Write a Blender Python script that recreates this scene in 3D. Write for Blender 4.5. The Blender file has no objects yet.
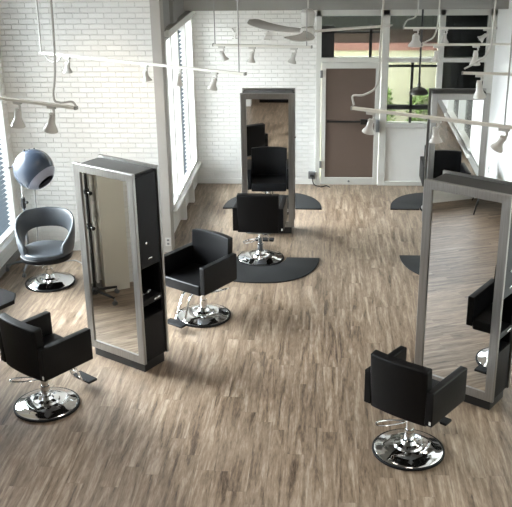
import bpy, bmesh, math, random
from mathutils import Vector, Matrix
random.seed(7)
S = bpy.context.scene
COL = S.collection
R = math.radians

# ------------------------------------------------------------------ materials
def new_mat(name):
    m = bpy.data.materials.new(name); m.use_nodes = True
    nt = m.node_tree
    return m, nt, nt.nodes['Principled BSDF']

def mat(name, col, rough=.5, metal=0., var=0., bump=0., scale=20., spec=.5, emit=None, estr=0., coat=0.):
    m, nt, b = new_mat(name)
    b.inputs['Base Color'].default_value = (*col, 1)
    b.inputs['Roughness'].default_value = rough
    b.inputs['Metallic'].default_value = metal
    b.inputs['Specular IOR Level'].default_value = spec
    b.inputs['Coat Weight'].default_value = coat
    tc = nt.nodes.new('ShaderNodeTexCoord')
    if var or bump:
        n = nt.nodes.new('ShaderNodeTexNoise'); n.inputs['Scale'].default_value = scale
        n.inputs['Detail'].default_value = 4
        nt.links.new(tc.outputs['Object'], n.inputs['Vector'])
    if var:
        mx = nt.nodes.new('ShaderNodeMix'); mx.data_type = 'RGBA'
        mx.inputs['A'].default_value = (*[c*(1-var) for c in col], 1)
        mx.inputs['B'].default_value = (*[min(1, c*(1+var)) for c in col], 1)
        nt.links.new(n.outputs['Fac'], mx.inputs['Factor'])
        nt.links.new(mx.outputs['Result'], b.inputs['Base Color'])
    if bump:
        bp = nt.nodes.new('ShaderNodeBump'); bp.inputs['Strength'].default_value = bump
        bp.inputs['Distance'].default_value = .004
        nt.links.new(n.outputs['Fac'], bp.inputs['Height'])
        nt.links.new(bp.outputs['Normal'], b.inputs['Normal'])
    if emit:
        b.inputs['Emission Color'].default_value = (*emit, 1); b.inputs['Emission Strength'].default_value = estr
    return m

def brick_mat(name, axis, col, mortar, bw=.2, bh=.0667):
    m, nt, b = new_mat(name)
    tc = nt.nodes.new('ShaderNodeTexCoord'); sep = nt.nodes.new('ShaderNodeSeparateXYZ'); cmb = nt.nodes.new('ShaderNodeCombineXYZ')
    nt.links.new(tc.outputs['Object'], sep.inputs[0])
    nt.links.new(sep.outputs[axis], cmb.inputs['X']); nt.links.new(sep.outputs['Z'], cmb.inputs['Y'])
    br = nt.nodes.new('ShaderNodeTexBrick')
    br.inputs['Scale'].default_value = 1.; br.inputs['Brick Width'].default_value = bw; br.inputs['Row Height'].default_value = bh
    br.inputs['Mortar Size'].default_value = .006; br.inputs['Mortar Smooth'].default_value = .6
    br.inputs['Color1'].default_value = (*col, 1); br.inputs['Color2'].default_value = (*[c*.93 for c in col], 1)
    br.inputs['Mortar'].default_value = (*mortar, 1)
    nt.links.new(cmb.outputs[0], br.inputs['Vector'])
    nt.links.new(br.outputs['Color'], b.inputs['Base Color'])
    n = nt.nodes.new('ShaderNodeTexNoise'); n.inputs['Scale'].default_value = 40; n.inputs['Detail'].default_value = 3
    nt.links.new(tc.outputs['Object'], n.inputs['Vector'])
    ml = nt.nodes.new('ShaderNodeMath'); ml.operation = 'MULTIPLY_ADD'; ml.inputs[1].default_value = -1.
    ad = nt.nodes.new('ShaderNodeMath'); ad.operation = 'MULTIPLY'; ad.inputs[1].default_value = .35
    nt.links.new(n.outputs['Fac'], ad.inputs[0])
    nt.links.new(br.outputs['Fac'], ml.inputs[0]); nt.links.new(ad.outputs[0], ml.inputs[2])
    bp = nt.nodes.new('ShaderNodeBump'); bp.inputs['Strength'].default_value = .9; bp.inputs['Distance'].default_value = .012
    nt.links.new(ml.outputs[0], bp.inputs['Height']); nt.links.new(bp.outputs['Normal'], b.inputs['Normal'])
    b.inputs['Roughness'].default_value = .55
    return m

def floor_mat():
    m, nt, b = new_mat('wood_plank_floor')
    N, L = nt.nodes.new, nt.links.new
    tc = N('ShaderNodeTexCoord'); sep = N('ShaderNodeSeparateXYZ'); cmb = N('ShaderNodeCombineXYZ')
    L(tc.outputs['Object'], sep.inputs[0]); L(sep.outputs['Y'], cmb.inputs['X']); L(sep.outputs['X'], cmb.inputs['Y'])
    PW, PL = .152, 1.22
    def math_(op, a, b=None):
        n = N('ShaderNodeMath'); n.operation = op
        for k, v in enumerate((a, b)):
            if v is None: continue
            if isinstance(v, (int, float)): n.inputs[k].default_value = v
            else: L(v, n.inputs[k])
        return n.outputs[0]
    xr = math_('DIVIDE', sep.outputs['X'], PW); row = math_('FLOOR', xr)
    wn = N('ShaderNodeTexWhiteNoise'); wn.noise_dimensions = '1D'; L(row, wn.inputs['W'])
    yl = math_('ADD', math_('DIVIDE', sep.outputs['Y'], PL), math_('MULTIPLY', wn.outputs['Value'], 7.3)); cell = math_('FLOOR', yl)
    cv = N('ShaderNodeCombineXYZ'); L(row, cv.inputs['X']); L(cell, cv.inputs['Y'])
    wc = N('ShaderNodeTexWhiteNoise'); wc.noise_dimensions = '2D'; L(cv.outputs[0], wc.inputs['Vector'])
    fx = math_('PINGPONG', xr, .5); fy = math_('PINGPONG', yl, .5)
    ex = math_('LESS_THAN', math_('MULTIPLY', fx, PW), .0012); ey = math_('LESS_THAN', math_('MULTIPLY', fy, PL), .0012)
    edge = math_('MAXIMUM', ex, ey)
    # per plank offset for the grain
    sc = N('ShaderNodeVectorMath'); sc.operation = 'MULTIPLY_ADD'
    sc.inputs[1].default_value = (9, 9, 0)
    mp = N('ShaderNodeMapping'); mp.inputs['Scale'].default_value = (15., 1.25, 1)
    L(tc.outputs['Object'], mp.inputs['Vector'])
    L(wc.outputs['Color'], sc.inputs[0]); L(mp.outputs['Vector'], sc.inputs[2])
    g = N('ShaderNodeTexNoise'); g.inputs['Scale'].default_value = 1.; g.inputs['Detail'].default_value = 6; g.inputs['Roughness'].default_value = .62; g.inputs['Distortion'].default_value = .8
    L(sc.outputs[0], g.inputs['Vector'])
    mp2 = N('ShaderNodeMapping'); mp2.inputs['Scale'].default_value = (70., 9., 1)
    L(tc.outputs['Object'], mp2.inputs['Vector'])
    g2 = N('ShaderNodeTexNoise'); g2.inputs['Scale'].default_value = 1.; g2.inputs['Detail'].default_value = 5; g2.inputs['Roughness'].default_value = .7
    L(mp2.outputs[0], g2.inputs['Vector'])
    ramp = N('ShaderNodeValToRGB')
    e = ramp.color_ramp.elements
    e[0].position = .27; e[0].color = (.060, .040, .028, 1)
    e[1].position = .74; e[1].color = (.47, .385, .30, 1)
    k = e.new(.40); k.color = (.175, .124, .085, 1)
    k = e.new(.54); k.color = (.285, .212, .150, 1)
    mixf = N('ShaderNodeMath'); mixf.operation = 'MULTIPLY_ADD'; mixf.inputs[1].default_value = .42
    sub = N('ShaderNodeMath'); sub.operation = 'SUBTRACT'; sub.inputs[1].default_value = .5
    L(g2.outputs['Fac'], sub.inputs[0]); L(sub.outputs[0], mixf.inputs[0]); L(g.outputs['Fac'], mixf.inputs[2])
    L(mixf.outputs[0], ramp.inputs['Fac'])
    # plank to plank tone
    tone = N('ShaderNodeMapRange'); tone.inputs['To Min'].default_value = .74; tone.inputs['To Max'].default_value = .85
    L(wc.outputs['Value'], tone.inputs['Value'])
    mul = N('ShaderNodeMix'); mul.data_type = 'RGBA'; mul.blend_type = 'MULTIPLY'; mul.inputs['Factor'].default_value = 1
    L(ramp.outputs['Color'], mul.inputs['A']); L(tone.outputs[0], mul.inputs['B'])
    seam = N('ShaderNodeMix'); seam.data_type = 'RGBA'; seam.inputs['B'].default_value = (.05, .038, .03, 1)
    sf = N('ShaderNodeMath'); sf.operation = 'MULTIPLY'; sf.inputs[1].default_value = .4
    L(edge, sf.inputs[0]); L(sf.outputs[0], seam.inputs['Factor']); L(mul.outputs['Result'], seam.inputs['A'])
    L(seam.outputs['Result'], b.inputs['Base Color'])
    rr = N('ShaderNodeMapRange'); rr.inputs['To Min'].default_value = .30; rr.inputs['To Max'].default_value = .46
    L(g.outputs['Fac'], rr.inputs['Value']); L(rr.outputs[0], b.inputs['Roughness'])
    bp = N('ShaderNodeBump'); bp.inputs['Strength'].default_value = .25; bp.inputs['Distance'].default_value = .003
    L(mixf.outputs[0], bp.inputs['Height']); L(bp.outputs[0], b.inputs['Normal'])
    return m

def glass_mat(name, tint):
    m = bpy.data.materials.new(name); m.use_nodes = True; nt = m.node_tree; nt.nodes.clear()
    o = nt.nodes.new('ShaderNodeOutputMaterial'); t = nt.nodes.new('ShaderNodeBsdfTransparent'); g = nt.nodes.new('ShaderNodeBsdfGlossy')
    t.inputs['Color'].default_value = (*tint, 1); g.inputs['Roughness'].default_value = .02
    lw = nt.nodes.new('ShaderNodeFresnel'); lw.inputs['IOR'].default_value = 1.22
    mx = nt.nodes.new('ShaderNodeMixShader')
    nt.links.new(lw.outputs[0], mx.inputs['Fac']); nt.links.new(t.outputs[0], mx.inputs[1]); nt.links.new(g.outputs[0], mx.inputs[2])
    nt.links.new(mx.outputs[0], o.inputs['Surface'])
    return m

def steel_mat(name='brushed_steel'):
    m, nt, b = new_mat(name)
    tc = nt.nodes.new('ShaderNodeTexCoord'); mp = nt.nodes.new('ShaderNodeMapping'); mp.inputs['Scale'].default_value = (90, 90, 2)
    n = nt.nodes.new('ShaderNodeTexNoise'); n.inputs['Scale'].default_value = 1; n.inputs['Detail'].default_value = 4
    nt.links.new(tc.outputs['Object'], mp.inputs[0]); nt.links.new(mp.outputs[0], n.inputs['Vector'])
    r = nt.nodes.new('ShaderNodeMapRange'); r.inputs['To Min'].default_value = .24; r.inputs['To Max'].default_value = .5
    nt.links.new(n.outputs['Fac'], r.inputs['Value']); nt.links.new(r.outputs[0], b.inputs['Roughness'])
    rc = nt.nodes.new('ShaderNodeValToRGB'); rc.color_ramp.elements[0].color = (.25, .245, .235, 1); rc.color_ramp.elements[1].color = (.47, .46, .44, 1)
    nt.links.new(n.outputs['Fac'], rc.inputs[0]); nt.links.new(rc.outputs[0], b.inputs['Base Color'])
    b.inputs['Metallic'].default_value = 1
    return m

M = dict(
    floor=floor_mat(),
    brickX=brick_mat('white_brick_facing', 'X', (.83, .83, .81), (.76, .758, .74)),
    brickY=brick_mat('white_brick_side', 'Y', (.83, .83, .81), (.76, .758, .74)),
    wall=mat('white_plaster', (.76, .76, .75), .7, var=.03, scale=3, bump=.1),
    white=mat('white_paint', (.80, .80, .78), .4, var=.03, scale=5),
    frame=mat('pale_aluminium_paint', (.60, .60, .57), .4, var=.04, scale=6),
    greypaint_shade=mat('grey_paint_shade', (.26, .26, .25), .6, var=.06, scale=4),  # paint of the grey trims, also the painted-in shade over the alcove window
    soffit=mat('grey_soffit_paint', (.30, .30, .285), .7, var=.05, scale=3),
    darkbeam=mat('dark_steel_beam', (.04, .04, .04), .6, var=.1),
    ceiling=mat('ceiling_paint', (.26, .255, .24), .8, var=.04, scale=2),
    beige=mat('beige_panel', (.74, .71, .62), .7, var=.04, scale=3),
    column=mat('taupe_column', (.42, .40, .375), .6, var=.06, scale=4),
    door=mat('brown_obscure_glass', (.135, .10, .083), .28, var=.08, scale=2.5),
    black=mat('satin_black', (.008, .008, .009), .4, var=.15, scale=8),
    lam=mat('black_laminate', (.005, .005, .006), .42, spec=.2, var=.2, scale=30, bump=.06),
    leather=mat('black_vinyl', (.0035, .0035, .004), .40, spec=.17, var=.15, scale=25, bump=.12),
    tubvinyl=mat('glare_grey_vinyl', (.042, .049, .058), .42, var=.12, scale=25, bump=.1),  # dark vinyl with the bluish window glare painted into its colour
    rubber=mat('black_rubber', (.008, .008, .009), .7, spec=.2, var=.15, scale=40, bump=.25),
    matm=mat('charcoal_foam_mat', (.014, .015, .016), .62, spec=.3, var=.2, scale=60, bump=.3),
    chrome=mat('polished_chrome', (.78, .79, .80), .07, 1., var=.02, scale=3),
    steel=steel_mat(),
    topsteel=mat('dark_brushed_top', (.045, .043, .04), .55, .2, var=.2, scale=30),
    mirror=mat('mirror_glass', (.90, .91, .90), .006, 1., var=.005, scale=1),
    rail=mat('ivory_rail', (.70, .69, .64), .4, var=.04, scale=8),
    lamp=mat('white_lamp_enamel', (.52, .515, .49), .38, var=.04, scale=10),
    bulb=mat('warm_bulb', (.9, .85, .75), .3, emit=(1, .78, .5), estr=4., var=.02),
    bulboff=mat('pale_lamp_lens', (.75, .75, .72), .25, var=.03),
    cable=mat('white_cable', (.46, .455, .43), .5, var=.05),
    wire=mat('grey_wire', (.28, .28, .27), .5, var=.05),
    fan=mat('grey_fan_blade', (.58, .57, .54), .4, var=.05, scale=6),
    hood=mat('smoky_blue_plastic', (.045, .06, .088), .24, var=.12, scale=5, spec=.35, coat=.15),
    hoodin=mat('pale_hood_lining', (.30, .32, .40), .3, var=.08, scale=8),
    greymetal=mat('grey_metal', (.22, .23, .24), .4, .6, var=.08),
    blind=mat('blue_grey_blind', (.10, .125, .15), .5, var=.05),
    glass=glass_mat('clear_glass', (.95, .97, .97)),
    tint3=glass_mat('grey_glass', (.45, .46, .47)),
    tint=glass_mat('solar_glass', (.55, .56, .52)),
    darktint=glass_mat('dark_solar_glass', (.09, .095, .09)),
    pendant=mat('dark_bronze_enamel', (.045, .042, .036), .35, .3, var=.1),
    cream=mat('cream_render', (.74, .71, .58), .8, var=.05, scale=1.5),
    pink=mat('rose_band', (.45, .23, .22), .7, var=.08),
    burg=mat('maroon_cladding', (.085, .055, .055), .7, var=.15),
    soot=mat('dark_cladding', (.008, .009, .009), .7, var=.2),
    leaf=mat('leaf_green', (.19, .27, .10), .6, var=.4, scale=30),
    ground=mat('grey_paving', (.22, .21, .195), .9, var=.1, scale=4),
    lawn=mat('dry_grass_ground', (.26, .28, .14), .9, var=.3, scale=9),
    paper=mat('white_label', (.7, .7, .68), .5, var=.03),
    silver=mat('silver_plastic', (.55, .55, .56), .25, .7, var=.05),
)

# ------------------------------------------------------------------ mesh builder
class MB:
    def __init__(self): self.bm = bmesh.new()
    def _merge(self, b, m=None):
        if m is not None: bmesh.ops.transform(b, matrix=m, verts=b.verts)
        me = bpy.data.meshes.new('tmp'); b.to_mesh(me); b.free()
        self.bm.from_mesh(me); bpy.data.meshes.remove(me); return self
    def box(self, x0, x1, y0, y1, z0, z1, bev=0., seg=2, m=None):
        b = bmesh.new(); bmesh.ops.create_cube(b, size=1)
        for v in b.verts: v.co = Vector(((x0+x1)/2+v.co.x*(x1-x0), (y0+y1)/2+v.co.y*(y1-y0), (z0+z1)/2+v.co.z*(z1-z0)))
        if bev: bmesh.ops.bevel(b, geom=list(b.edges), offset=bev, segments=seg, affect='EDGES', profile=.6)
        return self._merge(b, m)
    def lathe(self, prof, n=32, m=None, cap=True):
        b = bmesh.new(); rings = []
        for r, z in prof:
            if r < 1e-5: rings.append([b.verts.new((0, 0, z))])
            else: rings.append([b.verts.new((r*math.cos(2*math.pi*i/n), r*math.sin(2*math.pi*i/n), z)) for i in range(n)])
        for a, c in zip(rings, rings[1:]):
            for i in range(n):
                j = (i+1) % n
                if len(a) == 1 and len(c) == 1: continue
                if len(a) == 1: b.faces.new((a[0], c[j], c[i]))
                elif len(c) == 1: b.faces.new((a[i], a[j], c[0]))
                else: b.faces.new((a[i], a[j], c[j], c[i]))
        if cap:
            if len(rings[0]) > 1: b.faces.new(list(reversed(rings[0])))
            if len(rings[-1]) > 1: b.faces.new(rings[-1])
        bmesh.ops.recalc_face_normals(b, faces=b.faces)
        return self._merge(b, m)
    def tube(self, pts, r, n=10, closed=False):
        b = bmesh.new(); pts = [Vector(p) for p in pts]; rings = []
        N = len(pts); prev = None
        for i, p in enumerate(pts):
            if closed: t = (pts[(i+1) % N]-pts[i-1])
            else: t = pts[min(i+1, N-1)]-pts[max(i-1, 0)]
            t.normalize()
            if prev is None:
                u = t.cross(Vector((0, 0, 1)))
                if u.length < .05: u = t.cross(Vector((1, 0, 0)))
            else: u = prev - t*prev.dot(t)
            u.normalize(); prev = u; w = t.cross(u)
            rr = r[i] if isinstance(r, (list, tuple)) else r
            rings.append([b.verts.new(p+(u*math.cos(2*math.pi*k/n)+w*math.sin(2*math.pi*k/n))*rr) for k in range(n)])
        pairs = list(zip(rings, rings[1:])) + ([(rings[-1], rings[0])] if closed else [])
        for a, c in pairs:
            for k in range(n): b.faces.new((a[k], a[(k+1) % n], c[(k+1) % n], c[k]))
        if not closed:
            b.faces.new(list(reversed(rings[0]))); b.faces.new(rings[-1])
        bmesh.ops.recalc_face_normals(b, faces=b.faces)
        return self._merge(b)
    def prism(self, outline, z0, z1, bev=0., m=None, seg=2):
        b = bmesh.new(); vs = [b.verts.new((x, y, z0)) for x, y in outline]
        f = b.faces.new(vs); r = bmesh.ops.extrude_face_region(b, geom=[f])
        for v in [g for g in r['geom'] if isinstance(g, bmesh.types.BMVert)]: v.co.z = z1
        bmesh.ops.recalc_face_normals(b, faces=b.faces)
        if bev:
            es = [e for e in b.edges if abs(e.verts[0].co.z-e.verts[1].co.z) < 1e-6]
            bmesh.ops.bevel(b, geom=es, offset=bev, segments=seg, affect='EDGES', profile=.6)
        return self._merge(b, m)
    def grid(self, fn, nu, nv, closeu=False):
        b = bmesh.new(); V = [[b.verts.new(fn(i, j)) for j in range(nv)] for i in range(nu)]
        for i in range(nu if closeu else nu-1):
            for j in range(nv-1):
                b.faces.new((V[i][j], V[(i+1) % nu][j], V[(i+1) % nu][j+1], V[i][j+1]))
        bmesh.ops.recalc_face_normals(b, faces=b.faces)
        return self._merge(b)
    def sphere(self, c, r, sx=1, sy=1, sz=1, n=20):
        b = bmesh.new(); bmesh.ops.create_uvsphere(b, u_segments=n, v_segments=n//2, radius=r)
        for v in b.verts: v.co = Vector((c[0]+v.co.x*sx, c[1]+v.co.y*sy, c[2]+v.co.z*sz))
        return self._merge(b)
    def build(self, name, m, parent=None, smooth=True, loc=(0, 0, 0), rot=(0, 0, 0)):
        me = bpy.data.meshes.new(name); self.bm.to_mesh(me); self.bm.free()
        me.materials.append(m)
        if smooth:
            for p in me.polygons: p.use_smooth = True
            try: me.set_sharp_from_angle(angle=R(35))
            except Exception: pass
        o = bpy.data.objects.new(name, me); COL.objects.link(o)
        o.location = loc; o.rotation_euler = rot
        if parent: o.parent = parent
        return o

def tag(o, label=None, cat=None, group=None, kind=None):
    if label: o['label'] = label
    if cat: o['category'] = cat
    if group: o['group'] = group
    if kind: o['kind'] = kind
    return o
def empty(name, loc, rz=0., label=None, cat=None, group=None):
    o = bpy.data.objects.new(name, None); COL.objects.link(o); o.empty_display_size = .1
    o.location = loc; o.rotation_euler = (0, 0, R(rz)); return tag(o, label, cat, group)
def copy_tree(o, parent=None):
    c = o.copy(); COL.objects.link(c)
    if parent: c.parent = parent
    for ch in list(o.children): copy_tree(ch, c)
    return c
def struct(name, mb, m, parent=None, smooth=False):
    o = mb.build(name, m, parent, smooth)
    if parent is None: o['kind'] = 'structure'
    return o
def smoothpath(pts, n=8):
    pts = [Vector(p) for p in pts]; out = []
    P = [pts[0]*2-pts[1]]+pts+[pts[-1]*2-pts[-2]]
    for i in range(1, len(P)-2):
        for k in range(n):
            t = k/n; a, b, c, d = P[i-1:i+3]
            out.append(.5*((2*b)+(c-a)*t+(2*a-5*b+4*c-d)*t*t+(3*b-a-3*c+d)*t**3))
    out.append(pts[-1]); return out

# ------------------------------------------------------------------ room shell
XL, XA, XR, YB, YW, ZC = -4.18, -2.18, 2.62, 14.62, 11.40, 5.6
struct('floor', MB().box(-4.38, 2.82, -2.7, 14.82, -.12, 0), M['floor'])
struct('ceiling', MB().box(-4.38, 2.82, -2.7, 14.82, ZC, ZC+.12), M['ceiling'])
# left wall, two window openings
w = MB()
for y0, y1, z0, z1 in ((-2.7, 2.6, 0, ZC), (2.6, 4.2, 0, ZC), (4.2, 6.2, 0, .35), (4.2, 6.2, 3.2, ZC), (6.2, 8.2, 0, ZC), (8.2, 11.2, 0, .38), (8.2, 11.2, 3.75, ZC), (11.2, 11.6, 0, ZC)):
    w.box(XL-.2, XL, y0, y1, z0, z1)
struct('wall_left', w, M['brickY'])
struct('wall_return', MB().box(XL, XA-.03, YW, YW+.2, 0, ZC), M['brickX'])
w = MB()
for y0, y1, z0, z1 in ((11.6, 12.0, 0, ZC), (12.0, 14.5, 0, .40), (12.0, 14.5, 2.83, ZC), (14.5, 14.62, 0, ZC)):
    w.box(XA-.2, XA, y0, y1, z0, z1)
struct('wall_alcove', w, M['brickY'])
w = MB().box(-2.38, -.17, YB, YB+.2, 0, ZC).box(-.17, 2.62, YB, YB+.2, 2.86, ZC)
struct('wall_back', w, M['brickX'])
w = MB()
for y0, y1, z0, z1 in ((-2.7, 4.8, 0, ZC), (4.8, 8.2, 0, .12), (4.8, 8.2, 2.5, ZC), (8.2, 14.82, 0, ZC)):
    w.box(XR, XR+.2, y0, y1, z0, z1)
struct('wall_right', w, M['wall'])
struct('wall_rear', MB().box(-4.18, 2.62, -2.7, -2.5, 0, ZC), M['wall'])
struct('floor_mezzanine', MB().box(-4.18, 2.62, -2.5, 1.5, 2.62, 2.86), M['soffit'])
# corner column, soffit, beam, pilaster
struct('trim_1', MB().box(-2.21, -2.085, YW-.03, YW+.2, 0, ZC, .006), M['column'])
struct('trim_2', MB().box(XA, XR, 13.75, YB, 2.955, 3.13), M['soffit'])
struct('trim_3', MB().box(XA, XR, 13.95, YB, 3.13, 3.5), M['darkbeam'])
struct('trim_4', MB().box(XL, -4.0, 7.52, 7.83, 0, ZC, .005), M['beige'])
struct('trim_5', MB().box(XL, -4.09, 7.875, 7.905, .1, ZC, .004).box(XL, -4.11, 7.94, 7.98, .1, ZC, .004), M['white'])
struct('trim_6', MB().box(XA, XA+.07, 11.62, 11.9, 2.92, ZC).box(XA, XA+.07, 12.5, 12.9, 2.92, ZC).box(XA, XA+.02, 12.0, 14.6, 2.92, ZC), M['greypaint_shade'])  # grey pilasters, plus a thin sheet painting in shade above the alcove window
struct('baseboard_back', MB().box(-2.18, -.2, YB-.015, YB, 0, .09, .003), M['white'])
struct('baseboard_left', MB().box(XL, XL+.015, 7.8, 11.38, 0, .10, .003), M['greypaint_shade'])
struct('baseboard_right', MB().box(XR-.03, XR, 3.0, 14.3, 0, .16, .004), M['greypaint_shade'])
# posts under the alcove window
struct('trim_7', MB().box(XA, XA+.09, 12.72, 12.80, 0, .40, .004).box(XA, XA+.09, 13.55, 13.63, 0, .40, .004), M['white'])

def side_window(name, X, y0, y1, z0, z1, mull, sgn, blind=None, glass='glass'):
    """window in a wall that runs along Y; sgn=+1 when the room lies at +X of it"""
    xo, xi = X-sgn*.14, X+sgn*.03
    a, b = min(xo, xi), max(xo, xi)
    f = MB()
    for (p0, p1, q0, q1) in ((y0, y1, z0, z0+.06), (y0, y1, z1-.07, z1), (y0, y0+.06, z0, z1), (y1-.06, y1, z0, z1)):
        f.box(a, b, p0, p1, q0, q1, .004)
    o = f.build(name, M['white'], None, False); o['kind'] = 'structure'
    for y in mull: MB().box(a, b, y-.035, y+.035, z0+.06, z1-.07, .004).build('mullion', M['white'], o, False)
    s = MB(); xs = sorted((X-sgn*.0, X+sgn*.085)); s.box(xs[0], xs[1], y0-.05, y1+.04, z0-.045, z0+.004, .006)
    s.build('sill', M['white'], o, False)
    h = MB(); xs = sorted((X, X+sgn*.09)); h.box(xs[0], xs[1], y0-.04, y1+.04, z1-.005, z1+.08, .006); h.build('head_trim', M['frame'], o, False)
    xg = X-sgn*.1
    MB().box(xg-.004, xg+.004, y0+.05, y1-.05, z0+.05, z1-.06).build('pane', M[glass], o, False)
    if blind:
        bl = MB(); z = z0+.1
        while z < z1-.12:
            mm = Matrix.Translation((X-sgn*.045, 0, z)) @ Matrix.Rotation(R(28*sgn), 4, 'Y')
            bl.box(-.024, .024, blind[0], blind[1], -.0015, .0015, m=mm); z += .062
        bl.box(X-sgn*.045-.02, X-sgn*.045+.02, blind[0], blind[1], z1-.11, z1-.075)
        bl.build('blind', M['blind'], o, False)
    return o
side_window('window_1', XL, 8.2, 11.2, .38, 3.75, (9.3, 10.3), 1, (10.4, 11.1))
side_window('window_2', XA, 12.0, 14.5, .40, 2.83, (12.45, 13.05, 13.75), 1, (13.15, 13.7))
side_window('window_3', XL, 4.2, 6.2, .35, 3.2, (5.2,), 1, glass='tint3')
side_window('window_4', XR, 4.8, 8.2, .12, 2.5, (6.5,), -1, glass='tint')

# back storefront: door frame, transoms, side light, panel, dark bay
fr = MB()
Y0, Y1 = YB-.05, YB+.10
for x0, x1, z0, z1 in ((-.18, -.10, 0, 2.86), (.86, .97, 0, 2.86), (1.74, 1.83, 0, 2.86), (2.49, 2.62, 0, 2.86),
                       (-.10, .86, 2.045, 2.12), (.97, 1.74, 2.045, 2.11), (1.83, 2.49, 2.045, 2.11), (-.18, 2.62, 2.77, 2.87), (.97, 2.49, .98, 1.06), (.97, 2.49, 0, .07)):
    fr.box(x0, x1, Y0, Y1, z0, z1, .004)
fro = fr.build('window_5', M['frame'], None, False); fro['kind'] = 'structure'
MB().box(.97, 1.74, YB-.02, YB+.03, .07, .98).box(1.83, 2.49, YB-.02, YB+.03, .07, .98).build('lower_panel', M['white'], fro, False)
bl = MB().box(1.335, 1.375, YB-.01, YB+.05, 1.06, 2.045).box(.97, 1.74, YB-.01, YB+.05, 1.965, 1.995).box(.97, 1.74, YB-.01, YB+.05, 1.28, 1.35)
bl.build('mullion', M['soot'], fro, False)
MB().box(.97, 1.74, YB+.06, YB+.066, 1.06, 2.045).box(.97, 1.74, YB+.06, YB+.066, 2.11, 2.77).box(-.10, .86, YB+.06, YB+.066, 2.12, 2.77).build('pane', M['tint'], fro, False)
MB().box(1.83, 2.49, YB+.06, YB+.066, 1.06, 2.045).box(1.83, 2.49, YB+.06, YB+.066, 2.11, 2.77).build('pane', M['darktint'], fro, False)
tb = MB().box(-.10, .10, YB+.0, YB+.05, 2.12, 2.62).box(.655, .70, YB, YB+.05, 2.12, 2.62).box(-.10, .86, YB, YB+.05, 2.5, 2.53)
tb.build('transom_bar', M['soot'], fro, False)
# door
df = MB()
for x0, x1, z0, z1 in ((-.095, -.02, .01, 2.04), (.775, .855, .01, 2.04), (-.02, .775, 1.95, 2.04), (-.02, .775, .01, .13)):
    df.box(x0, x1, YB-.045, YB+.01, z0, z1, .004)
d = df.build('door_1', M['frame'], None, False); d['kind'] = 'structure'
MB().box(-.02, .775, YB-.02, YB, .13, 1.95).build('door_panel', M['door'], d, False)
pb = MB().box(.0, .60, YB-.075, YB-.05, 1.075, 1.10, .004).box(.0, .03, YB-.06, YB-.02, 1.07, 1.105).box(.55, .68, YB-.085, YB-.03, 1.045, 1.125, .008)
pb.build('push_bar', M['black'], d, False)
MB().box(.80, .86, YB-.10, YB-.045, .92, 1.12, .01).build('door_handle', M['greymetal'], d)
hg = MB().box(-.115, -.075, YB-.065, YB-.04, .30, .42, .004).box(-.115, -.075, YB-.065, YB-.04, 1.80, 1.92, .004)
hg.build('door_hinge', M['greymetal'], d)
MB().lathe([(.018, 0), (.018, .012), (.01, .018)], 16, Matrix.Translation((.38, YB-.045, .07)) @ Matrix.Rotation(R(90), 4, 'X')).build('door_lock', M['greymetal'], d)

# ------------------------------------------------------------------ outdoors
struct('ground', MB().box(-40, 40, -25, 60, -.35, -.2), M['ground'])
fac = empty('building_facade', (0, 20, -.2), 0, 'cream rendered building with rose band and dark upper storey seen through back window', 'building')
MB().box(-6, 8, 0, .4, 0, 1.60).build('wall', M['cream'], fac, False)
MB().box(-6, 8, -.05, .4, 1.60, 1.76).build('band', M['pink'], fac, False)
MB().box(-6, 8, -.02, .4, 1.76, 2.1).build('cladding', M['burg'], fac, False)
MB().box(-6, 8, -.4, .4, 2.1, 5.2).build('upper_storey', M['soot'], fac, False)
MB().box(2.62, 6, -1.6, -.5, 0, 3.2).build('dark_wing', M['soot'], fac, False)
tag(struct('lawn', MB().box(-4, 6, 15.6, 19.6, -.2, -.16), M['lawn']), kind='structure')
def bush(x, y, h, wd, n, label):
    t = empty('garden_shrub', (x, y, -.16), 0, label, 'shrub', 'shrubs outside the back window')
    b = MB()
    for i in range(n):
        a = random.uniform(0, 6.28); u = random.random()**.5; zz = random.uniform(.05, 1)
        c = Vector((math.cos(a)*u*wd*(1.05-zz*.6), math.sin(a)*u*wd*.7*(1.05-zz*.6), zz*h))
        rm = Matrix.Translation(c) @ Matrix.Rotation(random.uniform(0, 6.28), 4, 'Z') @ Matrix.Rotation(random.uniform(-1, 1), 4, 'X')
        s = random.uniform(.05, .10)
        b.prism([(0, -s), (s*.4, 0), (0, s), (-s*.4, 0)], -.003, .003, m=rm)
    b.build('foliage', M['leaf'], t, False)
    s = MB()
    for k in range(5): s.tube([(0, 0, 0), (random.uniform(-.5, .5)*wd, random.uniform(-.3, .3)*wd, h*.75)], .012, 6)
    s.build('stem', M['column'], t)
bush(1.12, 18.9, .95, .42, 420, 'leafy green shrub outside the back window, left of the dome pendant')
bush(1.98, 18.9, .9, .40, 400, 'low green shrub outside the back window, right of the window mullion')

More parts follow.
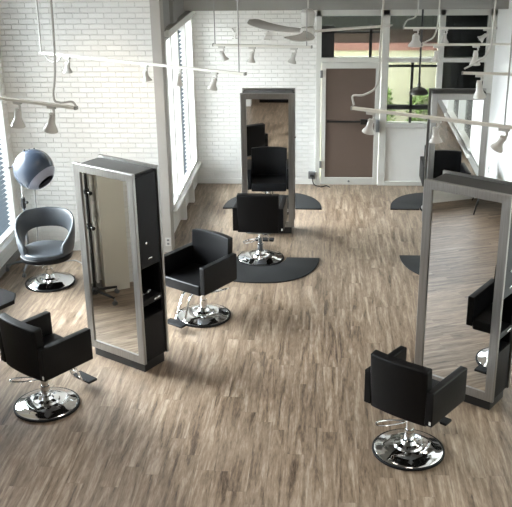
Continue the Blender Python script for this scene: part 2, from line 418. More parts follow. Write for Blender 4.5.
# ------------------------------------------------------------------ styling station towers
def make_tower(name, loc, rz, wf, h, label, wb=None):
    t = empty(name, loc, rz, label, 'salon station', 'double sided mirror stations')
    wb = wb or wf-.05; D = .34; hd = D/2; b = wb/2
    MB().box(-b+.015, b-.015, -hd+.02, hd-.02, 0, .115, .003).build('plinth', M['black'], t, False)
    # carcass in pieces so that the niche in the right side is really open
    c = MB(); xi = b-.26; zb = h-.025
    c.box(-b, xi, -hd+.012, hd-.012, .11, zb, .003)
    for z0, z1 in ((.11, .60), (.735, .795), (1.13, zb)): c.box(xi, b, -hd+.012, hd-.012, z0, z1, .003)
    for z0, z1 in ((.60, .735), (.795, 1.13)):
        c.box(xi, b, -hd+.012, -hd+.034, z0, z1).box(xi, b, hd-.034, hd-.012, z0, z1)
    c.build('carcass', M['lam'], t, False)
    MB().box(-b+.01, b-.01, -hd+.03, hd-.03, zb, zb+.008).build('top_panel', M['topsteel'], t, False)
    dr = MB().box(b, b+.014, -hd+.03, hd-.03, 1.14, zb-.02, .003).build('door', M['lam'], t, False)
    MB().lathe([(.006, 0), (.006, .014), (.013, .018), (.013, .026), (.006, .03)], 14, Matrix.Translation((b+.014, -hd+.10, 1.40)) @ Matrix.Rotation(R(90), 4, 'Y')).build('knob', M['chrome'], dr)
    MB().box(b+.013, b+.022, -hd+.13, -hd+.19, 1.215, 1.232, .003).build('latch', M['chrome'], dr)
    dw = MB().box(b, b+.012, -hd+.03, hd-.03, .735, .798, .003).build('drawer_front', M['lam'], t, False)
    MB().box(b+.012, b+.018, -hd+.19, -hd+.28, .757, .775, .002).build('label_plate', M['silver'], dw, False)
    MB().box(b, b+.012, -hd+.03, hd-.03, .12, .598, .003).build('lower_panel', M['lam'], t, False)
    fw = .082
    for sgn, nm in ((-1, 'front_frame'), (1, 'back_frame')):
        ya, yb = sorted((sgn*(hd-.012), sgn*(hd+.022)))
        f = MB(); W = wf/2; z0, z1 = .11, h
        bm = bmesh.new()
        def ring(y, ins): return [bm.verts.new(p) for p in ((-W+ins, y, z0+ins), (W-ins, y, z0+ins), (W-ins, y, z1-ins), (-W+ins, y, z1-ins))]
        yf, yk = (ya, yb) if sgn < 0 else (yb, ya)
        r0, r1, r2, r3, r4 = ring(yk, 0), ring(yf-sgn*.004, 0), ring(yf, .005), ring(yf-sgn*.004, fw), ring(yk, fw)
        for A_, B_ in ((r0, r1), (r1, r2), (r2, r3), (r3, r4), (r4, r0)):
            for k in range(4): bm.faces.new((A_[k], A_[(k+1) % 4], B_[(k+1) % 4], B_[k]))
        bmesh.ops.recalc_face_normals(bm, faces=bm.faces)
        f._merge(bm); fo = f.build(nm, M['steel'], t, False)
        my = sgn*(hd+.004)
        a_, b_ = sorted((my, my-sgn*.012))
        MB().box(-W+fw-.006, W-fw+.006, a_, b_, z0+fw-.006, z1-fw+.006).build('mirror', M['mirror'], fo, False)
    return t
TL = make_tower('styling_station', (-2.045, 8.34, 0), -31, .79, 2.12, 'tall steel framed mirror station beside the white brick wall, black side cabinet facing the room')
TR = make_tower('styling_station', (1.335, 7.80, 0), -34.3, .83, 2.13, 'nearest mirror station at the right edge, its steel framed mirror reflecting a black chair')
TC = make_tower('styling_station', (-.815, 12.34, 0), 0, .745, 2.04, 'freestanding mirror station in front of the back brick wall, left of the brown door')
TD = make_tower('styling_station', (1.785, 12.32, 0), 0, .775, 2.04, 'mirror station at the back right, rising behind the nearer right station')

# small tools lying in the niche of the left station (world coordinates from its local frame)
def in_tower(p):
    a = R(-31); return (-2.045+p[0]*math.cos(a)-p[1]*math.sin(a), 8.34+p[0]*math.sin(a)+p[1]*math.cos(a), p[2])
def clipper(name, p, rz, L, label):
    t = empty(name, in_tower(p), rz, label, 'hair clipper', 'hair tools in the station niche')
    MB().tube(smoothpath([(-L/2, 0, .016), (0, 0, .02), (L/2, 0, .016)], 5), [.012]*3+[.016]*5+[.014]*3, 10).build('body', M['silver'], t)
    MB().box(L/2, L/2+.03, -.018, .018, .006, .026, .003).build('blade', M['chrome'], t)
    MB().box(-.012, .014, -.006, .006, .03, .037, .002).build('switch', M['black'], t)
clipper('hair_clipper', (.20, -.06, .796), 60, .12, 'silver hair clipper at the back of the open niche in the left station')
clipper('hair_trimmer', (.295, -.07, .796), 75, .07, 'short silver trimmer nearest the mirror in the left station niche')
clipper('hair_trimmer', (.28, .05, .796), 80, .07, 'silver trimmer beside the label plate in the left station niche')

# ------------------------------------------------------------------ styling chairs
def arm_mb(s):
    a = MB(); a.box(s*.297-.035, s*.297+.035, -.225, .345, .468, .785, .012, 3); return a
def make_chair(label):
    t = empty('styling_chair', (0, 0, 0), 0, label, 'salon chair', 'black styling chairs')
    s = MB().box(-.262, .262, -.17, .355, .44, .565, .025, 3); s.build('seat', M['leather'], t)
    # backrest: thick slab, slightly hollow, leaning back
    def fn(i, j):
        u = i/12*2-1; v = j/10
        return Vector((u*.272, -.245-.03*v+.035*u*u, .455+v*.515-.010*(u*u)))
    bm = MB()
    nu, nv = 13, 11
    b = bmesh.new()
    F = [[b.verts.new(fn(i, j)) for j in range(nv)] for i in range(nu)]
    K = [[b.verts.new(fn(i, j)+Vector((0, .085, .012 if j else 0))) for j in range(nv)] for i in range(nu)]
    for i in range(nu-1):
        for j in range(nv-1):
            b.faces.new((F[i][j], F[i+1][j], F[i+1][j+1], F[i][j+1])); b.faces.new((K[i][j], K[i][j+1], K[i+1][j+1], K[i+1][j]))
    for i in range(nu-1):
        b.faces.new((F[i][0], K[i][0], K[i+1][0], F[i+1][0])); b.faces.new((F[i][-1], F[i+1][-1], K[i+1][-1], K[i][-1]))
    for j in range(nv-1):
        b.faces.new((F[0][j], F[0][j+1], K[0][j+1], K[0][j])); b.faces.new((F[-1][j], K[-1][j], K[-1][j+1], F[-1][j+1]))
    bmesh.ops.recalc_face_normals(b, faces=b.faces)
    sharp = [e for e in b.edges if e.calc_face_angle(0) > 1.]
    bmesh.ops.bevel(b, geom=sharp, offset=.014, segments=3, affect='EDGES', profile=.6)
    bm._merge(b); bm.build('backrest', M['leather'], t)
    for sg in (-1, 1): arm_mb(sg).build('armrest', M['leather'], t)
    tg = MB().box(.305, .322, -.230, -.222, .49, .52, .001); tg.build('care_tag', M['paper'], t, False)
    MB().box(-.16, .16, -.14, .20, .405, .45, .006).build('seat_plate', M['greymetal'], t)
    MB().lathe([(.042, .05), (.042, .22), (.032, .222), (.032, .41)], 24).build('pump_column', M['chrome'], t)
    ba = MB().lathe([(.300, .012), (.300, .022), (.285, .034), (.24, .040), (.225, .052), (.17, .062), (.13, .066), (.12, .082), (.075, .092), (.06, .12), (.043, .125), (.0, .125)], 48)
    bo = ba.build('base', M['chrome'], t)
    MB().lathe([(.302, 0), (.314, .003), (.314, .022), (.302, .027), (.297, .024), (.297, 0)], 48).build('base_rim', M['rubber'], bo)
    MB().lathe([(.070, .088), (.072, .094), (.056, .115), (.045, .125), (.043, .125)], 28, cap=False).build('pump_boot', M['rubber'], t)
    # footrest: two chrome bars going down and forward, black pad
    fr = MB()
    for sg in (-1, 1):
        fr.tube(smoothpath([(sg*.055, .14, .41), (sg*.055, .27, .37), (sg*.06, .34, .25), (sg*.065, .40, .115), (sg*.065, .48, .095)], 6), .011, 10)
    fr.tube([(-.06, .37, .21), (.06, .37, .21)], .008, 8)
    fo = fr.build('footrest', M['chrome'], t)
    MB().box(-.13, .13, .42, .53, .085, .112, .012, 3).build('footrest_pad', M['rubber'], fo)
    # pump lever : wire loop at the back left
    lv = MB().tube(smoothpath([(-.02, -.05, .30), (-.09, -.16, .30), (-.17, -.25, .31), (-.19, -.22, .32), (-.14, -.12, .31), (-.03, -.02, .30)], 6), .007, 8)
    lv.build('pump_lever', M['chrome'], t)
    return t
chair0 = make_chair('black styling chair nearest the camera, back turned, facing the right mirror station')
def chair(x, y, deg, label, first=False):
    c = chair0 if first else copy_tree(chair0)
    c.location = (x, y, 0); c.rotation_euler = (0, 0, R(-deg)); c['label'] = label
    return c
chair(.75, 6.76, 36, chair0['label'], True)
chair(-2.64, 7.335, 35.5, 'black styling chair at the front left, seen from behind, facing the left mirror station')
chair(-1.39, 9.38, 213, 'black styling chair turned toward the camera, right behind the left mirror station')
chair(-.86, 11.2, 3, 'black styling chair seen squarely from behind on the half round mat before the back station')
chair(1.74, 11.30, 2, 'black styling chair hidden behind the right station, seen only in mirror reflection')
chair(1.77, 13.35, 180, 'black styling chair behind the back right station, only its arm edge showing')

# ------------------------------------------------------------------ tub chair under the dryer
t = empty('dryer_chair', (-3.47, 10.27, 0), 8, 'dark round tub chair, window glare painted into its grey, with open lower back under the hood dryer', 'salon chair')
def shell():
    b = MB(); n = 49; A = R(138)
    def prof(i):
        a = -A+2*A*i/(n-1); k = abs(a)/A
        top = .91-.02*k-.32*max(0, (k-.30)/.70)**1.7
        q = max(0., 1-(abs(a)/R(70))**4)
        low = .43+.23*q**.5 if q > 0 else .43
        rad = .305
        return a, top, low, rad
    K = 10
    def fn(i, j):
        a, top, low, rad = prof(i)
        # closed section around the band: outer up, inner down
        ang = 2*math.pi*j/K
        zc, hz = (top+low)/2, (top-low)/2
        cz = max(-1, min(1, 1.25*math.sin(ang))); cr = math.cos(ang)
        z = zc+hz*cz
        flare = .05*(z-.43)/.45
        r = rad+flare+.032*cr
        return Vector((math.sin(a)*r*1.02, math.cos(a)*r*.92, z))
    bm = bmesh.new(); V = [[bm.verts.new(fn(i, j)) for j in range(K)] for i in range(n)]
    for i in range(n-1):
        for j in range(K): bm.faces.new((V[i][j], V[i+1][j], V[i+1][(j+1) % K], V[i][(j+1) % K]))
    bm.faces.new(V[0]); bm.faces.new(list(reversed(V[-1])))
    bmesh.ops.recalc_face_normals(bm, faces=bm.faces)
    return b._merge(bm)
so = shell().build('backrest', M['tubvinyl'], t)
sd = so.modifiers.new('sub', 'SUBSURF'); sd.levels = 1; sd.render_levels = 2
ol = [(math.sin(a)*.295*(1+.06*abs(math.sin(2*a))), -.02+math.cos(a)*.295*(1+.06*abs(math.sin(2*a)))) for a in [2*math.pi*i/40 for i in range(40)]]
MB().prism(ol, .38, .485, .03, seg=3).build('seat', M['tubvinyl'], t)
MB().prism([(x*1.06, y*1.06-.01) for x, y in ol], .375, .435, .02, seg=3).build('seat_shell', M['leather'], t)
MB().lathe([(.042, .05), (.042, .2), (.032, .202), (.032, .385)], 24).build('pump_column', M['chrome'], t)
bo = MB().lathe([(.300, .012), (.300, .022), (.285, .034), (.24, .040), (.225, .052), (.17, .062), (.13, .066), (.12, .082), (.075, .092), (.06, .12), (.0, .125)], 48).build('base', M['chrome'], t)
MB().lathe([(.302, 0), (.314, .003), (.314, .022), (.302, .027), (.297, .024), (.297, 0)], 48).build('base_rim', M['rubber'], bo)
MB().tube(smoothpath([(-.03, -.03, .26), (-.05, -.11, .27), (-.06, -.17, .27)], 5), .008, 8).build('pump_lever', M['chrome'], t)

# ------------------------------------------------------------------ hood dryer on rolling stand
def star_base(t, L, n, a0, m):
    for k in range(n):
        a = a0+2*math.pi*k/n; e = Vector((math.cos(a)*L, math.sin(a)*L, 0))
        lg = MB().tube([(0, 0, .13), tuple(e*.6+Vector((0, 0, .105))), tuple(e+Vector((0, 0, .085)))], [.020, .017, .014], 10).build('leg', m, t)
        cs = MB().tube([tuple(e+Vector((0, 0, .09))), tuple(e+Vector((0, 0, .055)))], .008, 8)
        for sx in (-.012, .012):
            cs.lathe([(.005, -.008), (.027, -.008), (.027, .008), (.005, .008)], 16, Matrix.Translation(e+Vector((-math.sin(a)*sx, math.cos(a)*sx, .0275))) @ Matrix.Rotation(a, 4, 'Z') @ Matrix.Rotation(R(90), 4, 'X'))
        cs.build('caster', M['greymetal'], lg)
    MB().lathe([(.03, .08), (.05, .10), (.05, .15), (.03, .17)], 20).build('hub', m, t)
t = empty('hood_dryer', (-3.87, 10.73, 0), 0, 'smoky blue globe hood hair dryer on a rolling pole stand above the tub chair', 'hair dryer')
star_base(t, .30, 5, R(200), M['greymetal'])
MB().tube([(0, 0, .15), (0, 0, .95)], .016, 12).build('pole', M['greymetal'], t)
MB().tube([(0, 0, .90), (0, 0, 1.50)], .011, 12).build('inner_pole', M['chrome'], t)
kb = MB().lathe([(.026, .84), (.03, .86), (.03, .96), (.026, .98)], 16).tube([(0, 0, .93), (.05, -.03, .93)], .008, 8).sphere((.06, -.036, .93), .02)
kb.build('height_clamp', M['black'], t)
hc = Vector((.33, -.42, 1.485))
MB().tube(smoothpath([(0, 0, 1.49), (.03, -.04, 1.53), (.08, -.10, 1.54), (.15, -.19, 1.52)], 5), .018, 10).build('bracket', M['black'], t)
# hood: globe opened at the lower front, with lining and visor
ax = Vector((.75, -.32, -.69)).normalized()
rot = ax.to_track_quat('Z', 'Y').to_matrix().to_4x4()
Tm = Matrix.Translation(hc) @ rot
rr = .245
prof = []
for k in range(0, 25):
    a = math.pi-(math.pi-R(52))*k/24; prof.append((max(rr*math.sin(a), 0), rr*math.cos(a)))
for k in range(24, -1, -1):
    a = math.pi-(math.pi-R(52))*k/24; prof.append((max((rr-.014)*math.sin(a), 0), (rr-.014)*math.cos(a)))
hd_ = MB().lathe(prof, 40, Tm, cap=False).build('hood', M['hood'], t)
prof = [(0, -.16)]+[((rr-.03)*math.sin(a), (rr-.03)*math.cos(a)) for a in [math.pi-(math.pi-R(60))*k/16 for k in range(4, 17)]]
MB().lathe(prof, 32, Tm, cap=False).build('lining', M['hoodin'], hd_)
# pale visor ring of the hood around its opening
pv = [((rr+.004)*math.sin(R(a)), (rr+.004)*math.cos(R(a))) for a in range(54, 27, -2)]
pv += [((rr-.004)*math.sin(R(a)), (rr-.004)*math.cos(R(a))) for a in range(28, 55, 2)]
MB().lathe(pv+pv[:1], 40, Tm, cap=False).build('visor', M['hoodin'], hd_)
kn = MB()
for k in range(3): kn.lathe([(.010, 0), (.012, .004), (.012, .02), (.008, .024)], 14, Matrix.Translation(hc+Vector((-.10+.055*k, .02+.02*k, .215+.004*k))))
kn.build('control_knob', M['black'], hd_)
MB().lathe([(.02, -.03), (.03, -.02), (.03, .02), (.02, .03)], 16, Matrix.Translation(hc+Vector((-.25, .05, .02))) @ Matrix.Rotation(R(70), 4, 'Y')).tube([hc+Vector((-.25, .05, .02)), hc+Vector((-.33, .04, .0))], .01, 8).build('pivot_knob', M['black'], hd_)
MB().tube(smoothpath([tuple(hc+Vector((-.02, .2, -.06))), (.22, -.14, 1.15), (.20, -.12, .8), (.14, .0, .45), (.1, .1, .05), (.28, .2, .012), (.5, .28, .012), (.62, .2, .012), (.80, .05, .012), (1.0, .25, .012)], 8), .008, 8).build('power_cord', M['wire'], t)

# rolling pole stand, its reflection shows in the left mirror
t = empty('tool_stand', (-3.83, 8.0, 0), 0, 'black rolling pole stand with casters, visible only as a reflection in the left mirror', 'salon stand')
star_base(t, .30, 5, R(-35), M['black'])
MB().tube([(0, 0, .15), (0, 0, 1.62)], .02, 12).build('pole', M['black'], t)
for z in (.95, 1.38):
    MB().lathe([(.03, z-.03), (.035, z), (.03, z+.03)], 16).tube([(0, 0, z), (.09, -.02, z)], .012, 8).sphere((.10, -.02, z), .025).build('clamp', M['black'], t)

t = empty('rolling_stool', (-3.63, 8.68, 0), 14, 'black rolling stool cut off by the left picture edge, only one seat corner showing', 'stool')
star_base(t, .24, 5, R(10), M['greymetal'])
MB().lathe([(.03, .12), (.03, .28), (.018, .285), (.018, .45)], 16).build('gas_column', M['chrome'], t)
so_ = [(.27, .10), (.27, -.10), (.10, -.27), (-.10, -.27), (-.27, -.10), (-.27, .10), (-.10, .27), (.10, .27)]
MB().prism(so_, .45, .50, .014, seg=3).build('seat', M['leather'], t)

# ------------------------------------------------------------------ half round floor mats
def half_mat(x, y, rz, label, a=.77, dp=.86, notch=.33):
    o = []
    for k in range(0, 41):
        th = math.pi+math.pi*k/40
        c, s = math.cos(th), math.sin(th)
        o.append((a*math.copysign(abs(c)**.8, c), dp*math.copysign(abs(s)**.95, s)))
    nt_ = []
    if notch:
        for k in range(0, 17):
            th = -math.pi*k/16; nt_.append((notch*math.cos(th), notch*math.sin(th)))
    o = o+nt_
    m = MB().prism(o, 0, .018, .006, seg=2).build('floor_mat', M['matm'], None, True, (x, y, .0005), (0, 0, R(rz)))
    return tag(m, label, 'floor mat', 'half round anti fatigue mats')
half_mat(-.84, 11.22, 0, 'charcoal half round mat under the chair before the back left station')
half_mat(-.83, 13.27, 180, 'charcoal half round mat behind the back left station, near the brick wall', notch=0)
half_mat(1.77, 11.36, 0, 'charcoal half round mat partly hidden behind the nearest right station')
half_mat(1.77, 13.30, 180, 'charcoal half round mat behind the back right station, near the white panel')

# ------------------------------------------------------------------ track lighting
def rail(name, a, b, label, susp, cable=None, loop=None):
    a, b = Vector(a), Vector(b); L = (b-a).length; ang = math.atan2(b.y-a.y, b.x-a.x)
    t = empty(name, a, math.degrees(ang), label, 'track light rail', 'suspended track light rails')
    MB().box(0, L, -.018, .018, -.012, .012, .003).build('bar', M['rail'], t, False)
    ec = MB().box(-.012, .004, -.02, .02, -.015, .015, .003).box(L-.004, L+.012, -.02, .02, -.015, .015, .003); ec.build('end_cap', M['wire'], t, False)
    inv = Matrix.Rotation(-ang, 3, 'Z')
    for s in susp: MB().tube([(s, 0, .01), (s, 0, ZC-a.z)], .006, 6).build('suspension_wire', M['wire'], t)
    if cable:
        pts = [tuple(inv @ (Vector(p)-a)) for p in cable]
        MB().tube(smoothpath(pts, 8), .009, 8).build('feed_cable', M['cable'], t)
    if loop:
        pts = [tuple(inv @ (Vector(p)-a)) for p in loop]
        MB().tube(smoothpath(pts, 8), .008, 8).build('cable_loop', M['cable'], t)
    return t, a, b
def make_head(label):
    t = empty('track_spotlight', (0, 0, 0), 0, label, 'spotlight', 'track spotlights')
    MB().box(-.04, .04, -.017, .017, -.035, -.012, .004).build('adapter', M['lamp'], t)
    MB().tube([(.02, 0, -.03), (.026, 0, -.06), (.012, 0, -.085)], .010, 8).box(-.024, .024, -.016, .016, -.105, -.07, .006).build('yoke', M['lamp'], t)
    return t
def finish_head(t, tilt, rz, lit, k=1.):
    m = Matrix.Translation((.0, 0, -.085)) @ Matrix.Rotation(R(rz), 4, 'Z') @ Matrix.Rotation(R(tilt), 4, 'Y') @ Matrix.Diagonal((*(k if isinstance(k, tuple) else (k, k, k)), 1))
    sh = MB().lathe([(.0, .0), (.024, -.002), (.028, -.03), (.028, -.06), (.036, -.085), (.052, -.115), (.058, -.135), (.055, -.137), (.048, -.115)], 28, m, cap=False).build('lamp_shade', M['lamp'], t)
    MB().lathe([(0, -.118), (.03, -.122), (.05, -.118)], 24, m, cap=False).build('lamp_lens', M['bulb' if lit else 'bulboff'], sh)
NH = [0]
def heads(a, b, items):
    ang = math.degrees(math.atan2(b.y-a.y, b.x-a.x)); L = (b-a).length
    for s, tilt, rz, lit, label, *k in items:
        p = a+(b-a)*(s/L)
        t = make_head(label); t.location = p; t.rotation_euler = (0, 0, R(ang)); finish_head(t, tilt, rz, lit, *(k or ((.9, .9, .76),)))
zR = 2.9
_, a, b = rail('light_track', (-3.26, 10.18, zR), (-.81, 8.85, zR), 'long ivory light track slanting across the upper left brick wall', (2.72,),
    ((-3.25, 10.18, ZC), (-3.25, 10.18, 4.2), (-3.255, 10.18, 3.3), (-3.26, 10.18, 2.92)),
    ((-3.22, 10.16, 2.9), (-3.16, 10.12, 2.83), (-3.06, 10.07, 2.82), (-2.97, 10.02, 2.9)))
heads(a, b, ((.40, 5, 0, False, 'small white spotlight nearest the far left end of the upper left track'),
             (1.52, -14, 0, True, 'lit white spotlight second along the upper left track, in front of brick wall'),
             (1.97, 6, 0, False, 'white spotlight third along the upper left track, before the tall window'),
             (2.42, 18, 0, False, 'white spotlight at the right end of the upper left track')))
_, a, b = rail('light_track', (-4.1, 8.31, zR), (-2.09, 7.29, zR), 'lower left ivory light track running out of the left picture edge', (.5,),
    ((-2.21, 7.38, ZC), (-2.23, 7.38, 4.2), (-2.25, 7.37, 3.3), (-2.30, 7.39, 2.98), (-2.24, 7.36, 2.93), (-2.12, 7.30, 2.95), (-2.08, 7.28, 2.915)))
heads(a, b, ((1.58, 8, 0, False, 'white spotlight nearer the left picture edge on the lower left track', 1.1),
             (1.98, 14, 0, False, 'white spotlight nearer the right end of the lower left track', 1.1)))
_, a, b = rail('light_track', (-1.35, 10.74, zR), (-.19, 10.56, zR), 'short light track hanging above the back left mirror station', (.02, 1.12))
heads(a, b, ((.10, -22, 0, True, 'lit white spotlight at the left end of the short track over the back station'),
             (.47, 8, 0, False, 'white spotlight in the middle of the short track over the back station'),
             (.97, 14, 0, False, 'white spotlight at the right end of the short track over the back station')))
_, a, b = rail('light_track', (.21, 7.31, zR), (1.75, 6.44, zR), 'nearest ivory light track crossing in front of the right hand stations', (1.27,),
    ((.42, 7.2, ZC), (.43, 7.2, 4.2), (.41, 7.2, 3.4), (.40, 7.2, 3.12), (.30, 7.26, 3.02), (.21, 7.31, 3.0), (.22, 7.30, 2.925)))
heads(a, b, ((.17, 14, 0, False, 'white spotlight hanging in front of the brown door on the nearest right track'),
             (.73, -4, 0, False, 'white spotlight in front of the back right station on the nearest right track'),
             (1.27, 26, 0, False, 'white spotlight at the right picture edge on the nearest right track')))
_, a, b = rail('light_track', (.99, 12.15, zR), (2.17, 12.11, zR), 'farthest light track before the dark back right window', (1.1,),
    ((1.17, 12.14, ZC), (1.17, 12.14, 4.2), (1.16, 12.14, 3.3), (1.14, 12.14, 3.06), (1.03, 12.15, 3.0), (.985, 12.15, 2.92)))
heads(a, b, ((.16, 0, 0, False, 'large grey white bell spotlight at the left end of the farthest right track', (1.75, 1.75, 1.1)),
             (.53, -3, 0, False, 'white spotlight in the middle of the farthest right track'),
             (1.06, 50, 0, False, 'white tilted spotlight at the right end of the farthest right track')))
_, a, b = rail('light_track', (1.09, 10.70, zR), (2.45, 10.74, zR), 'middle one of the three light tracks at the upper right', (1.15,),
    ((1.26, 10.7, ZC), (1.26, 10.7, 4.2), (1.26, 10.7, 3.3), (1.23, 10.7, 3.02), (1.14, 10.7, 2.94), (1.09, 10.7, 2.92)))
heads(a, b, ((.17, 4, 0, False, 'white spotlight at the left end of the middle upper right track'),
             (.62, 0, 0, False, 'white spotlight in front of the dark window on the middle upper right track', 1.1)))
_, a, b = rail('light_track', (1.31, 8.89, zR), (2.35, 8.74, zR), 'lowest of the three upper right light tracks, just above the back right station', (.9,),
    ((1.58, 8.86, ZC), (1.57, 8.86, 4.2), (1.56, 8.86, 3.4), (1.54, 8.86, 3.12), (1.42, 8.88, 3.0), (1.32, 8.89, 2.94)))
heads(a, b, ((.16, -6, 0, False, 'white spotlight hanging just over the top of the back right station', 1.1),))

# ------------------------------------------------------------------ ceiling fan
FZ = 2.99
t = empty('ceiling_fan', (-.25, 11.3, FZ), 0, 'grey three blade ceiling fan with white motor near the brown door', 'ceiling fan')
MB().lathe([(.0, -.10), (.05, -.095), (.085, -.05), (.09, .0), (.08, .03), (.03, .05)], 28).build('hub', M['fan'], t)
MB().lathe([(.05, .05), (.075, .06), (.085, .10), (.085, .22), (.06, .25), (.02, .26)], 28).build('motor', M['lamp'], t)
MB().tube([(0, 0, .25), (0, 0, ZC-FZ)], .012, 10).build('down_rod', M['frame'], t)
for deg, Lb in ((10, 1.05), (140, 1.05), (262, 1.05)):
    b = MB(); bm = bmesh.new(); n = 22; rows = []
    for i in range(n):
        u = i/(n-1); x = .06+u*(Lb-.06)
        wv = .055+.065*math.sin(min(1, u*1.15)*math.pi*.5)-.02*u
        if u > .86: wv *= max(.12, math.sqrt(max(0, 1-((u-.86)/.14)**2)))
        cy = .07*math.sin(u*math.pi*1.2); pit = R(-17+5*u); zz = -.01+.05*u*u
        row = []
        for k in range(5):
            s = (k/4*2-1)*wv
            row.append(bm.verts.new((x, cy+s*math.cos(pit), zz+s*math.sin(pit)-.010*(1-(k/2-1)**2)*-1)))
        rows.append(row)
    for i in range(n-1):
        for k in range(4): bm.faces.new((rows[i][k], rows[i+1][k], rows[i+1][k+1], rows[i][k+1]))
    bmesh.ops.recalc_face_normals(bm, faces=bm.faces)
    bmesh.ops.solidify(bm, geom=bm.faces[:], thickness=.012)
    b._merge(bm); b.build('blade', M['fan'], t, rot=(0, 0, R(deg)))

# dome pendant in front of the back window
t = empty('pendant_lamp', (1.43, 14.2, 1.62), 0, 'dark dome pendant lamp on a long black stem before the back window', 'pendant lamp')
MB().lathe([(.145, 0), (.15, .004), (.14, .04), (.105, .08), (.05, .10), (.028, .11), (.028, .16), (.014, .18), (0, .18)], 32, cap=False).build('lamp_shade', M['pendant'], t)
MB().tube([(0, 0, .18), (0, 0, 2.955-1.62)], .016, 10).build('stem', M['black'], t)
MB().sphere((0, 0, .05), .032).tube([(0, 0, .08), (0, 0, .14)], .018, 8).build('bulb', M['bulboff'], t)
# white letters on the brick
def letter(name, strokes, x, z, label):
    b = MB()
    for (x0, z0), (x1, z1), wd in strokes:
        L = math.hypot(x1-x0, z1-z0); an = math.atan2(z1-z0, x1-x0)
        b.box(-wd*.3, L+wd*.3, -.05, .0, -wd/2, wd/2, .003, m=Matrix.Translation((x0, 0, z0)) @ Matrix.Rotation(-an, 4, 'Y'))
    o = b.build(name, M['white'], None, False, (x, YB, z)); return tag(o, label, 'wall letter', 'white wall letters')
letter('wall_letter', (((-.05, .085), (.0, 0), .03), ((.055, .085), (.0, 0), .03), ((0, 0), (-.01, -.07), .03), ((-.04, -.075), (.05, -.075), .025)), -1.48, 2.49, 'white letter Y fixed high on the back brick wall')
letter('wall_letter', (((-.045, .07), (.04, .07), .028), ((.04, .07), (-.045, -.06), .028), ((-.045, -.06), (.06, -.06), .028)), -1.0, 2.46, 'white letter Z fixed high on the back brick wall')

# sockets
def outlet(loc, rz, label, w=.08, h=.12):
    t = empty('wall_outlet', loc, rz, label, 'outlet')
    MB().box(-w/2, w/2, -.008, 0, -h/2, h/2, .003).build('plate', M['frame'], t, False)
    for dz in (-.026, .026): MB().box(-.016, .016, -.011, -.006, dz-.014, dz+.014, .003).build('socket', M['greymetal'], t, False)
    return t
outlet((-2.135, YW-.031, .16), 0, 'grey power outlet low on the corner column beside the left station')
outlet((XR-.001, 14.24, .38), -90, 'power outlet low on the white right wall', .08, .13)
t = empty('power_box', (-.235, YB, .16), 0, 'small grey power box with trailing cord on brick left of the brown door', 'power box')
MB().box(-.06, .06, -.07, 0, -.05, .07, .01).build('box', M['greymetal'], t)
MB().box(-.03, .03, -.085, -.07, -.01, .03, .004).build('plug', M['black'], t)
MB().tube(smoothpath([(0, -.08, 0), (.02, -.10, -.10), (.06, -.12, -.146), (.16, -.18, -.15), (.24, -.12, -.15), (.30, -.20, -.15)], 6), .008, 8).build('cord', M['black'], t)

# ------------------------------------------------------------------ waiting chair and front furniture (seen in mirrors)
t = empty('lounge_chair', (-3.62, 4.25, 0), -62, 'black low lounge chair on thin splayed legs, seen only in the right mirror', 'lounge chair')
MB().box(-.36, .36, -.34, .36, .30, .42, .03, 3).build('seat', M['leather'], t)
MB().box(-.36, .36, .26, .38, .40, .85, .03, 3).build('backrest', M['leather'], t)
for sx in (-1, 1):
    MB().box(sx*.34-.04, sx*.34+.04, -.32, .34, .38, .60, .02, 3).build('armrest', M['leather'], t)
    for sy in (-1, 1): MB().tube([(sx*.28, sy*.26, .31), (sx*.36, sy*.35, .0)], [.018, .010], 10).build('leg', M['black'], t)
t = empty('reception_desk', (-1.05, 2.9, 0), 0, 'low black reception desk under the mezzanine, glimpsed in the back mirror', 'desk')
MB().box(-.55, .55, -.30, .30, 0, .78, .006).build('body', M['lam'], t, False)
MB().box(-.60, .60, -.35, .35, .78, .82, .006).build('desktop', M['black'], t, False)
t = empty('display_pedestal', (-1.90, 3.5, 0), 0, 'white square display pedestal, glimpsed at the top of the back mirror', 'pedestal')
MB().box(-.13, .13, -.13, .13, 0, .95, .006).build('body', M['white'], t, False)
MB().box(-.17, .17, -.17, .17, .95, .99, .006).build('top', M['white'], t, False)

# ------------------------------------------------------------------ light
W = bpy.data.worlds.new('sky'); S.world = W; W.use_nodes = True
bg = W.node_tree.nodes['Background']; bg.inputs['Color'].default_value = (.92, .965, 1., 1)
nt = W.node_tree
tc = nt.nodes.new('ShaderNodeTexCoord'); dt = nt.nodes.new('ShaderNodeVectorMath'); dt.operation = 'DOT_PRODUCT'
dt.inputs[1].default_value = Vector((-.74, .42, .50)).normalized()          # the veiled sun behind the left windows
nt.links.new(tc.outputs['Generated'], dt.inputs[0])
mr = nt.nodes.new('ShaderNodeMapRange'); mr.interpolation_type = 'SMOOTHSTEP'
mr.inputs['From Min'].default_value = .55; mr.inputs['From Max'].default_value = 1.; mr.inputs['To Min'].default_value = 3.6; mr.inputs['To Max'].default_value = 30.
nt.links.new(dt.outputs['Value'], mr.inputs['Value']); nt.links.new(mr.outputs[0], bg.inputs['Strength'])
def area(name, loc, rot, sx, sy, power, col=(1, 1, 1), portal=False):
    l = bpy.data.lights.new(name, 'AREA'); l.shape = 'RECTANGLE'; l.size = sx; l.size_y = sy; l.energy = power; l.color = col
    if portal: l.cycles.is_portal = True
    o = bpy.data.objects.new(name, l); COL.objects.link(o); o.location = loc; o.rotation_euler = rot; return o
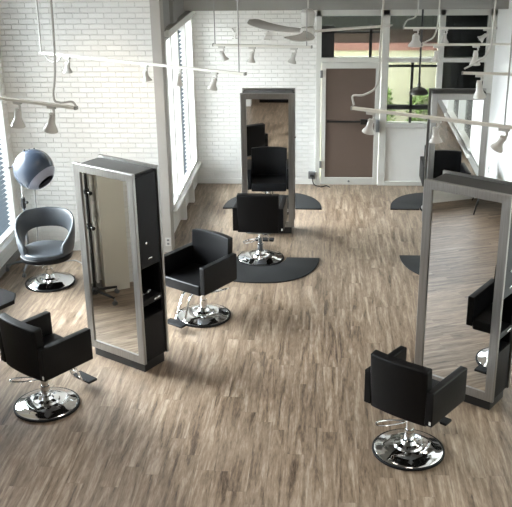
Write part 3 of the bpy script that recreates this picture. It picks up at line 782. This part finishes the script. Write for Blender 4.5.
# sky portals in the window openings (they only guide the sampling of the sky)
area('window_portal', (XL-.18, 9.7, 2.06), (0, R(-90), 0), 3.3, 3.0, 1, portal=True)
area('window_portal', (XA-.18, 13.25, 1.6), (0, R(-90), 0), 2.4, 2.5, 1, portal=True)
area('window_portal', (XL-.18, 5.2, 1.77), (0, R(-90), 0), 2.85, 2.0, 1, portal=True)
area('window_portal', (XR+.18, 6.5, 1.3), (0, R(90), 0), 2.4, 3.4, 1, portal=True)
area('window_portal', (1.2, YB+.18, 1.9), (R(-90), 0, 0), 2.9, 1.9, 1, portal=True)
# added soft fill from under the ceiling, not actual fixtures
for i, (x, y) in enumerate(((-2.2, 4.5), (1.0, 4.5), (-.4, 8.0))):
    area('ceiling_fill', (x, y, ZC-.05), (0, 0, 0), 1.2, 1.2, 18, (1., .90, .78))
def spot(loc, target, power, size, col=(1, .74, .45)):
    l = bpy.data.lights.new('track_lamp', 'SPOT'); l.energy = power; l.spot_size = R(size); l.spot_blend = .9; l.color = col; l.shadow_soft_size = .04
    o = bpy.data.objects.new('track_lamp', l); COL.objects.link(o); o.location = loc
    o.rotation_euler = (Vector(target)-Vector(loc)).to_track_quat('-Z', 'Y').to_euler(); return o
spot((-1.97, 9.50, 2.66), (-2.95, 11.4, 2.1), 22, 55)
spot((-1.28, 10.80, 2.68), (-1.6, 14.6, 2.3), 12, 50)

# ------------------------------------------------------------------ camera
cam = bpy.data.cameras.new('camera'); co = bpy.data.objects.new('camera', cam); COL.objects.link(co)
F, TH, RO, YAW = 900., R(21.5), R(-.9), R(4.7)
f = Vector((0, math.cos(TH), -math.sin(TH))); r = Vector((1, 0, 0)); u = r.cross(f)
r2 = math.cos(RO)*r+math.sin(RO)*u; u2 = -math.sin(RO)*r+math.cos(RO)*u
m = Matrix((r2, u2, -f)).transposed().to_4x4()
co.matrix_world = Matrix.Translation((0, 0, 4.5)) @ Matrix.Rotation(YAW, 4, 'Z') @ m
cam.sensor_fit = 'HORIZONTAL'; cam.sensor_width = 36; cam.lens = F/512*36; cam.clip_end = 200
S.camera = co
S.view_settings.view_transform = 'Standard'; S.view_settings.look = 'None'; S.view_settings.gamma = 1; S.view_settings.use_curve_mapping = False
S.view_settings.exposure = 1.35
S.cycles.sample_clamp_indirect = 6; S.cycles.caustics_reflective = False; S.cycles.caustics_refractive = False
S.cycles.max_bounces = 10; S.cycles.diffuse_bounces = 5; S.cycles.glossy_bounces = 6; S.cycles.transparent_max_bounces = 12
